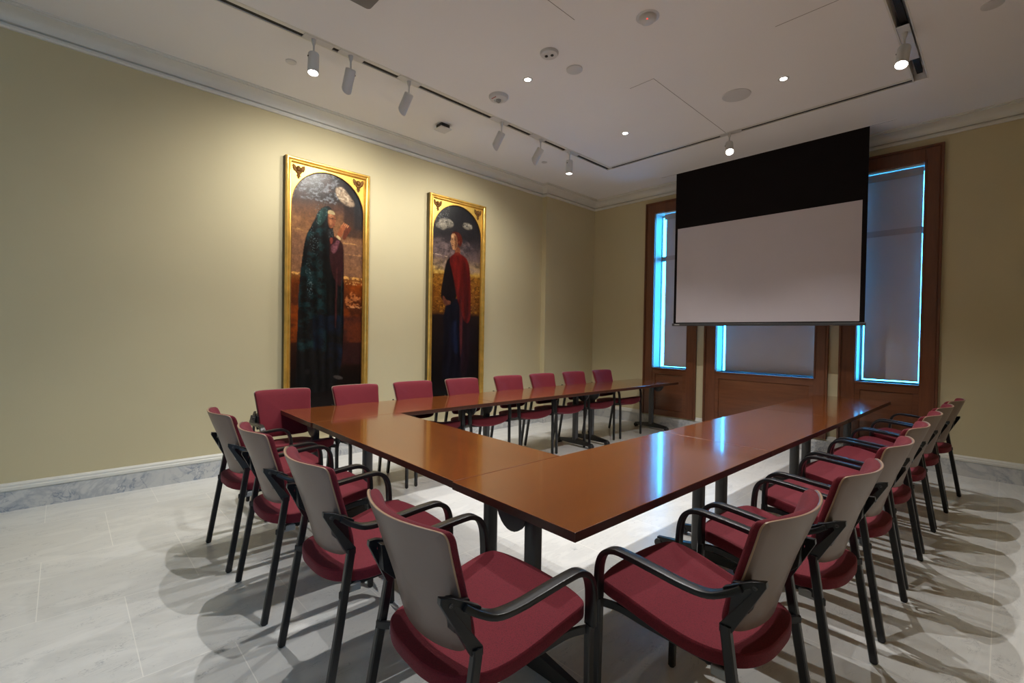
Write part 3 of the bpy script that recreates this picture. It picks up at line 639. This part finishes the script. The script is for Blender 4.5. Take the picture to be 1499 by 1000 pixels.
# ------------------------------------------------------------------ chair
def pillow(m,outline,cen,pt,layers,mat=0,mats=None):
    """outline: 2-D points; layers: (scale, offset); pt(u,v,off)->xyz"""
    rs=[]
    for k,off in layers:
        rs.append([pt(cen[0]+(u-cen[0])*k,cen[1]+(v-cen[1])*k,off) for u,v in outline])
    m.rings(rs,mat,mats=mats)
def mir(pts): return pts+[(-x,y) for x,y in reversed(pts) if abs(x)>1e-6]
def make_chair():
    c=empty('conference_armchair')
    sx=lambda t:max(0,min(1,t))
    def ztop(x,y):
        t=sx((y-.16)/.38); t=t*t*(3-2*t)
        return .494+.058*t-.010*(1-(x/.26)**2)*sx((y-.05)/.1)*sx((.56-y)/.1)
    ol=chaikin(mir([(0,.022),(.10,.026),(.185,.06),(.228,.15),(.246,.30),(.251,.44),(.250,.520),(.222,.552),(.12,.572),(0,.577)]),3)
    m=MB(); pillow(m,ol,(0,.30),lambda x,y,o:(x,y,ztop(x,y)+o*(1+(.75*sx(1-(x/.25)**2)*sx((y-.30)/.2) if o<0 else 0))),[(.02,0),(.3,0),(.55,0),(.78,0),(.93,-.0005),(.985,-.002),(.998,-.006),(1.0,-.014),(1,-.036),(.996,-.045),(.97,-.050),(.9,-.053),(.5,-.062),(.02,-.066)])
    m.build('seat',M['fabric'],c)
    # back
    def yc(z): 
        t=(z-.53)/.375; return .072-.122*max(0,t)**1.15
    def ys(x,z): return yc(z)+.060*(x/.225)**2
    def ptb(x,z,o): return (x,ys(x,z)+o,z)
    ob=chaikin(mir([(0,.526),(.12,.530),(.183,.543),(.203,.585),(.210,.72),(.220,.84),(.229,.900),(.208,.914),(0,.910)]),3)
    m=MB(); pillow(m,ob,(0,.72),ptb,[(.02,.036),(.4,.037),(.75,.036),(.9,.033),(.965,.027),(.99,.018),(.993,.008),(.985,.0015),(.5,.0015),(.02,.0015)])
    m.build('backrest',M['fabric'],c)
    m=MB(); pillow(m,ob,(0,.72),ptb,[(.02,.001),(.6,.001),(.99,.001),(1.003,-.002),(1.003,-.0075),(.997,-.0095),(.9,-.011),(.5,-.011),(.02,-.011)],mats=[0,0,0,1,0,0,0,0,0])
    sh=m.build('back_shell',[M['shell'],M['shell_edge']],c); sh['label']='taupe moulded shell with a tan rim'
    pr=rrect(.024,.030,.004,1); pf=rrect(.024,.028,.004,1)
    for s in (-1,1):
        m=MB().sweep([(s*.262,-.004,.006),(s*.258,.045,.30),(s*.250,.090,.575),(s*.249,.090,.595)],pr,side=(1,0,0)); m.lathe([(.011,0),(.013,.012)],(s*.262,-.004,0),(0,.02,1),10)
        m.build('leg',M['black'],c)
        m=MB().sweep([(s*.276,.521,.505),(s*.266,.527,.46),(s*.264,.535,.006)],pf,side=(1,0,0)); m.lathe([(.011,0),(.013,.012)],(s*.264,.535,0),n=10)
        m.build('leg',M['black'],c)
        path=catmull([(s*.240,.055,.712),(s*.252,.086,.692),(s*.270,.135,.674),(s*.279,.205,.675),(s*.281,.300,.684),(s*.281,.400,.692),(s*.281,.452,.691),(s*.281,.492,.670),(s*.280,.513,.630),(s*.278,.520,.57),(s*.276,.521,.50)],4)
        MB().sweep(path,rrect(.038,.019,.0035,2),side=(1,0,0)).build('armrest',M['black'],c)
        m=MB(); poly=[(-.002,.744),(.030,.738),(.078,.716),(.100,.704),(.098,.684),(.080,.690),(.034,.716),(.030,.706),(.108,.596),(.108,.574),(.088,.566),(.078,.572),(-.004,.728)]
        fx=lambda u: .213+.036*max(0,min(1,u/.085))
        m.prism(poly,lambda u,v,q:(s*(fx(u)+q),u,v),-.009,.009)
        m.prism([(.030,.728),(.088,.712),(.098,.610),(.082,.600),(.040,.640)],lambda u,v,q:(s*q,u,v),.188,.2215)
        bk=m.build('back_bracket',M['black'],c,bevel=.002)
        b=MB()
        for by,bz in ((.022,.722),(.090,.590)): b.lathe([(.0065,-.002),(.0065,.002),(.004,.0025),(.003,.001)],(s*(fx(by)+.009),by,bz),(s,0,0),12)
        b.build('bolt',M['grey_metal'],bk)
    m=MB()
    for s in (-1,1):
        m.sweep(catmull([(s*.256,.050,.432),(s*.222,.085,.430),(s*.190,.15,.428),(s*.190,.28,.434),(s*.212,.38,.452),(s*.236,.46,.474),(s*.262,.520,.480)],4),rrect(.028,.012,.003,1),side=(0,0,1))
    m.sweep([(-.190,.17,.420),(.190,.17,.420)],circ(.010,10)); m.sweep([(-.222,.44,.462),(-.1,.44,.452),(.1,.44,.452),(.222,.44,.462)],circ(.010,10))
    m.build('seat_frame',M['black'],c)
    for s in (-1,1):
        MB().box(s*.205-.012,s*.205+.012,.075,.15,.405,.436).build('stacking_bumper',M['bumper'],c,bevel=.005)
    return c
ch=make_chair(); first=[True]
def chair(x,y,rz,label,group):
    o=ch if first[0] else copy_tree(ch); first[0]=False
    o.location=(x,y,0); o.rotation_euler=(0,0,rz); tag(o,label,'chair',group)
G1='chairs along the left run of tables'; G2='chairs in the near row seen from behind'; G3='chairs along the right run of tables'
LY=[-5.545,-4.90,-4.28,-3.66,-2.96,-2.36,-1.72,-1.07]
LD=['burgundy armchair facing us at the left run, nearest and largest, beside the table corner','burgundy armchair at the left run, right below the robed figure painting','burgundy armchair at the left run, in front of the bare wall between the paintings',
 'burgundy armchair at the left run, directly below the red-caped figure painting','burgundy armchair at the left run, fourth from its far end, just past the second painting','burgundy armchair at the left run, third from its far end, before the wall jog',
 'burgundy armchair at the left run, next to last, before the corner','burgundy armchair at the far end of the left run, nearest the left window']
for i,(yy,l) in enumerate(zip(LY,LD)):
    chair(1.055+.0229*(yy+1.1)+random.uniform(-.006,.006),yy,-PI/2+random.uniform(-.02,.02)-.01,l,G1)
NX=[1.882,2.557,3.300,4.057]
ND=['taupe-backed armchair at the left end of the near row, farthest from us','taupe-backed armchair second from the left in the near row','taupe-backed armchair third from the left in the near row, behind the big foreground one','large foreground armchair with taupe back, rightmost of the near row']
NR=[.0,-.03,-.03,-.05]
for x,l,r,yy in zip(NX,ND,NR,(-6.212,-6.205,-6.212,-6.215)): chair(x,yy,r,l,G2)
RYs=[-5.30,-4.605,-3.872,-3.17,-2.495,-1.885,-1.235]; RXs=[4.812,4.862,4.882,4.884,4.893,4.915,4.95]
RD=['nearest armchair on the right side, its whole red seat facing us beside the table corner','second armchair from the front on the right side, taupe back partly behind the nearest one','third armchair from the front on the right side','middle armchair of the seven on the right side','fifth armchair from the front on the right side, third from the window wall',
 'sixth armchair from the front on the right side, one before the last','farthest armchair on the right side, standing by the right window and yellow wall']
RR=[.03,.05,.04,.03,.03,.06,.10]
for x,yy,l,r in zip(RXs,RYs,RD,RR): chair(x,yy,PI/2-r,l,G3)

# ------------------------------------------------------------------ ceiling fixtures
def lamp(name,loc,parent,energy,col,size,blend,aim,rad=.03):
    d=bpy.data.lights.new(name,'SPOT'); d.energy=energy; d.color=col; d.spot_size=size; d.spot_blend=blend; d.shadow_soft_size=rad
    o=bpy.data.objects.new(name,d); COL.objects.link(o); o.parent=parent
    o.location=Vector(loc)-parent.location; o.rotation_euler=Vector(aim).to_track_quat('-Z','Y').to_euler(); return o
DL=[(2.113,-2.155,'recessed round downlight, farthest left of the lit ones, near the projection screen'),(3.79,-2.152,'recessed round downlight between the round ceiling speaker and the right track'),
    (2.113,-3.785,'recessed round downlight beside the white smoke alarm'),(3.715,-3.745,'recessed round downlight at the top edge, right of the red-lit detector'),
    (2.12,-5.65,'recessed round downlight above the cross table, left of two'),(3.73,-5.38,'recessed round downlight above the nearest table corner')]
DE=140
for i,(x,y,l) in enumerate(DL):
    r=empty('ceiling_downlight',(x,y,CZ)); tag(r,l,'downlight','recessed downlights')
    inv=Matrix.Translation((-x,-y,-CZ))
    o=MB().lathe([(.028,-.0005),(.030,-.004),(.046,-.003),(.048,-.0002)],(x,y,CZ),n=28,cap0=False,cap1=False).build('trim_ring',M['whitefix'],r); o.matrix_parent_inverse=inv
    o=MB().lathe([(.001,-.0022),(.029,-.0018),(.030,-.0004)],(x,y,CZ),n=24,cap0=False,cap1=False).build('lens',M['lens2'],r); o.matrix_parent_inverse=inv
    lamp('downlight_lamp',(x,y,CZ-.012),r,DE,(1,.975,.945),1.72,.75,(0,0,-1),.014)
def track_head(x,y,aim,label,energy,size=.9,covers=(.0,.0),along='y',col=(1,.96,.86),blend=.8,cutv=-.75):
    d=Vector(aim).normalized(); z0=CZ
    r=empty('track_spotlight',(x,y,CZ)); tag(r,label,'track light','white cylinder spotlights on the ceiling track'); inv=Matrix.Translation((-x,-y,-CZ))
    def P(m,n,mt,**k):
        o=m.build(n,mt,r,**k); o.matrix_parent_inverse=inv; return o
    a,b=covers; hw=.0385
    if along=='y': P(MB().box(x-hw,x+hw,y+a,y+b,CZ-.001,CZ+.005),'track_adapter',M['whitefix'],bevel=.002)
    else: P(MB().box(x+a,x+b,y-hw,y+hw,CZ-.001,CZ+.005),'track_adapter',M['whitefix'],bevel=.002)
    P(MB().lathe([(.020,.004),(.016,-.03),(.008,-.05),(.0065,-.115)],(x,y,CZ),n=14),'stem',M['whitefix'])
    piv=Vector((x,y,CZ-.125)); top=piv-d*.012; Lh=.175; R=.043
    m=MB(); ax=d; rr=Vector((0,0,1)) if abs(d.z)<.95 else Vector((1,0,0)); u=(rr-d*rr.dot(d)).normalized(); v=d.cross(u)
    def ring(q,hh,cut=0): return [top+d*(hh+cut*math.cos(2*PI*k/28)*q)+u*(q*math.cos(2*PI*k/28))+v*(q*math.sin(2*PI*k/28)) for k in range(28)]
    # snoot: longer on the upper side
    m.rings([ring(.030,0),ring(.040,.003),ring(R,.010),ring(R,Lh-.03,0),ring(R,Lh-.005,cutv),ring(R-.003,Lh-.005,cutv),ring(R-.004,Lh-.035,0)],cap1=False)
    P(m,'lamp_head',M['whitefix'])
    m=MB(); m.rings([ring(R-.004,Lh-.036),ring(.001,Lh-.036)],cap0=False); P(m,'lens',M['lens'])
    P(MB().lathe([(.006,0),(.006,.006)],top+v*R*.98+d*.04,v,10),'tilt_knob',M['dark'])
    lamp('spot_lamp',top+d*(Lh+.035),r,energy,col,size,blend,d,.03)
TX=1.29
def aimat(x,y,tx,ty,tz): return (tx-x,ty-y,tz-(CZ-.2))
HE=72
track_head(TX,-5.44,(.10,-.06,-1),'white track spotlight nearest us on the left track, its lit lens facing down',HE*.2,1.5,(-.085,.16),cutv=0)
track_head(TX,-5.125,aimat(TX,-5.125,0,-5.05,1.7),'second white track spotlight from the near end, aimed at the robed figure painting',HE*.85,2.5,(-.105,.117),blend=1)
track_head(TX,-4.55,aimat(TX,-4.55,0,-4.75,1.9),'third white track spotlight on the left track, tilted back toward the first painting',HE*.85,2.5,(-.115,.12),blend=1)
track_head(TX,-3.36,aimat(TX,-3.36,0,-3.55,1.8),'fourth white track spotlight on the left track, past the round smoke alarm',HE*.72,2.4,(-.158,.10),blend=1)
track_head(TX,-2.72,aimat(TX,-2.72,0,-2.95,1.8),'fifth white track spotlight, pale against the ceiling above the second painting',HE*.5,2.3,(-.177,.08),blend=1)
track_head(TX,-2.17,(-.02,.0,-1),'sixth white track spotlight, hanging straight down near the track corner',HE*.3,1.0,(-.084,.176),cutv=0)
track_head(2.974,-1.312,(.30,-.62,-.9),'white spotlight on the back track, glaring toward us above the projection screen',HE*.2,1.0,(-.11,.13),'x',cutv=0)
track_head(4.655,-2.217,(-.05,-.42,-1.0),'white spotlight on the right track, tilted with its round lens visible',HE*.3,1.1,(-.113,.498),cutv=0)
# tracks
def track(name,boxes,label,g):
    m=MB()
    for b in boxes: m.box(*b)
    o=m.build(name,M['track'],smooth=False); tag(o,label,'lighting track',g)
xc=(SX0+SX1)/2; q=.0165; zt0,zt1=CZ+.012,CZ+.06
track('lighting_track',[(SX0+.002,SX0+.034,RY+.02,SYb1-.02,CZ+.006,zt1)],'black recessed lighting track along the left side of the ceiling',None)
xc2=(TX0+TX1)/2
track('lighting_track',[(xc2-.020,xc2+.020,RY+.02,SYb1-.08,CZ+.025,zt1)],'wide black lighting track along the right side of the ceiling',None)
yb=(SYb0+SYb1)/2
track('lighting_track',[(SX1+.005,TX0-.005,yb+.008,yb+.034,CZ+.006,zt1)],'recessed lighting track crossing the ceiling before the projection screen',None)

def disc(name,x,y,prof,mt,label,cat,extra=None,n=36,group=None):
    r=empty(name,(x,y,CZ)); tag(r,label,cat,group); inv=Matrix.Translation((-x,-y,-CZ))
    o=MB().lathe(prof,(x,y,CZ),n=n,cap0=False).build('body',mt,r); o.matrix_parent_inverse=inv
    for nm,mb,m2 in (extra or []):
        o=mb.build(nm,m2,r); o.matrix_parent_inverse=inv
    return r
x,y=1.686,-3.765
disc('smoke_alarm',x,y,[(.098,0),(.098,-.012),(.085,-.030),(.045,-.040),(.040,-.034),(.001,-.034)],M['whitefix'],'large round white smoke alarm with a clear strobe, next to the left downlight','smoke alarm',
 [('strobe',MB().lathe([(.026,-.033),(.024,-.05),(.012,-.062),(.001,-.063)],(x,y,CZ),n=16,cap0=False),M['bumper']),
  ('red_marking',MB().box(x-.030,x+.030,y-.068,y-.060,CZ-.037,CZ-.030),plain('faded_red_print',(.35,.08,.07),.6))])
x,y=2.535,-3.955
disc('ceiling_sensor',x,y,[(.078,0),(.078,-.010),(.070,-.022),(.001,-.026)],M['whitefix'],'round ceiling sensor with two dark holes, above the plain blank disc','sensor',
 [('sensor_eye',MB().lathe([(.013,-.020),(.013,-.030),(.001,-.030)],(x-.022,y-.012,CZ),n=14,cap0=False),M['dark']),('sensor_eye',MB().lathe([(.013,-.020),(.013,-.030),(.001,-.030)],(x+.022,y+.012,CZ),n=14,cap0=False),M['dark'])])
disc('blank_cover',2.531,-3.613,[(.072,0),(.072,-.010),(.066,-.014),(.001,-.015)],M['whitefix'],'plain white round cover plate beside the two-eyed sensor','cover plate')
x,y=3.371,-2.149
disc('ceiling_speaker',x,y,[(.130,0),(.128,-.006),(.114,-.008)],M['whitefix'],'round grey-grilled ceiling speaker left of the right downlight','speaker',
 [('grille',MB().lathe([(.114,-.008),(.110,-.006),(.001,-.007)],(x,y,CZ),n=36,cap0=False),M['greyfix'])])
x,y=3.351,-3.77
disc('heat_detector',x,y,[(.085,0),(.085,-.002),(.062,-.003),(.062,-.018),(.050,-.034),(.025,-.042),(.001,-.043)],M['whitefix'],'round domed detector with a small red light at the top of the picture','detector',
 [('indicator_light',MB().lathe([(.006,-.028),(.006,-.039),(.001,-.040)],(x+.018,y-.035,CZ),n=12,cap0=False),M['led'])])
disc('sprinkler_cover',5.13,-2.187,[(.062,0),(.062,-.006),(.058,-.008),(.001,-.008)],M['whitefix'],'white round sprinkler cover at the top right, beyond the right track','sprinkler cover')
disc('sprinkler_cover',.827,-5.463,[(.045,0),(.045,-.006),(.040,-.008),(.001,-.008)],M['whitefix'],'white round sprinkler cover left of the near track spotlights','sprinkler cover')
disc('sprinkler_cover',.806,-2.124,[(.040,0),(.040,-.005),(.036,-.007),(.001,-.007)],M['whitefix'],'small round sprinkler cover below the faint fifth spotlight','sprinkler cover')
x,y=.753,-3.78; r=empty('motion_detector',(x,y,CZ)); tag(r,'small square white device on a black mount, between the left track and the crown moulding','detector'); inv=Matrix.Translation((-x,-y,-CZ))
o=MB().box(x-.055,x+.055,y-.055,y+.055,CZ-.045,CZ).build('mount',M['dark'],r,bevel=.004); o.matrix_parent_inverse=inv
o=MB().box(x-.075,x+.075,y-.075,y+.075,CZ-.062,CZ-.045).build('cover',M['whitefix'],r,bevel=.008); o.matrix_parent_inverse=inv
x,y=2.112,-5.434; r=empty('ceiling_access_point',(x,y,CZ),.0); tag(r,'flat grey square panel with rounded corners cut off by the top edge, left of centre','ceiling panel'); inv=Matrix.Translation((-x,-y,-CZ))
o=MB().rings([[(x+a,y+b,z) for a,b in rrect(.26,.26,.03,5)] for z in (CZ,CZ-.03)]).build('housing',M['greyfix'],r); o.matrix_parent_inverse=inv

# ------------------------------------------------------------------ daylight and added fill
wd=bpy.data.worlds.new('daylight'); sc.world=wd; wd.use_nodes=True
bg=wd.node_tree.nodes['Background']; bg.inputs[0].default_value=(.035,.42,1,1); bg.inputs[1].default_value=19
# added blue fill lamp at the unseen side window, tints the lower left wall
ar=bpy.data.lights.new('added_side_fill','AREA'); ar.shape='RECTANGLE'; ar.size=RW[1]-RW[0]-.1; ar.size_y=RZ1-RZ0-.1; ar.energy=20; ar.color=(.35,.66,1); ar.spread=2.0
o=bpy.data.objects.new('added_side_fill',ar); COL.objects.link(o); o.location=(RX+.05,(RW[0]+RW[1])/2,(RZ0+RZ1)/2)
o.rotation_euler=Vector((-1,0,-.12)).to_track_quat('-Z','Y').to_euler()
R=empty('roller_shade',(RX+.11,(RW[0]+RW[1])/2,RZ1)); tag(R,'closed roller shade in the added window behind the camera','roller shade')  # unseen shade, added with the side window to close it behind the lamp
o=MB().box(RX+.11,RX+.112,RW[0]+.002,RW[1]-.002,RZ0+.002,RZ1-.002).build('shade_cloth',M['valance'],R,smooth=False); o.matrix_parent_inverse=Matrix.Translation((-RX-.11,-(RW[0]+RW[1])/2,-RZ1))

# ------------------------------------------------------------------ camera
f,yaw,pitch,roll,cx,cy,cz=690.2962,0.80902,-0.01378,0.016777,5.2491,-6.9217,1.4131
cd=bpy.data.cameras.new('camera'); cam=bpy.data.objects.new('camera',cd); COL.objects.link(cam)
fw=Vector((-math.sin(yaw)*math.cos(pitch),math.cos(yaw)*math.cos(pitch),math.sin(pitch)))
rt=Vector((math.cos(yaw),math.sin(yaw),0)); up=rt.cross(fw)
r2=rt*math.cos(roll)+up*math.sin(roll); u2=-rt*math.sin(roll)+up*math.cos(roll)
mw=Matrix((r2,u2,-fw)).transposed().to_4x4(); mw.translation=(cx,cy,cz); cam.matrix_world=mw
cd.sensor_width=36; cd.lens=f/1499*36; cd.clip_start=.05; sc.camera=cam
vs=sc.view_settings; vs.view_transform='Standard'; vs.look='None'; vs.exposure=0.16; vs.gamma=1
cy_=sc.cycles; cy_.use_denoising=True; cy_.max_bounces=10; cy_.diffuse_bounces=6; cy_.glossy_bounces=4; cy_.sample_clamp_indirect=6; cy_.caustics_reflective=False; cy_.caustics_refractive=False
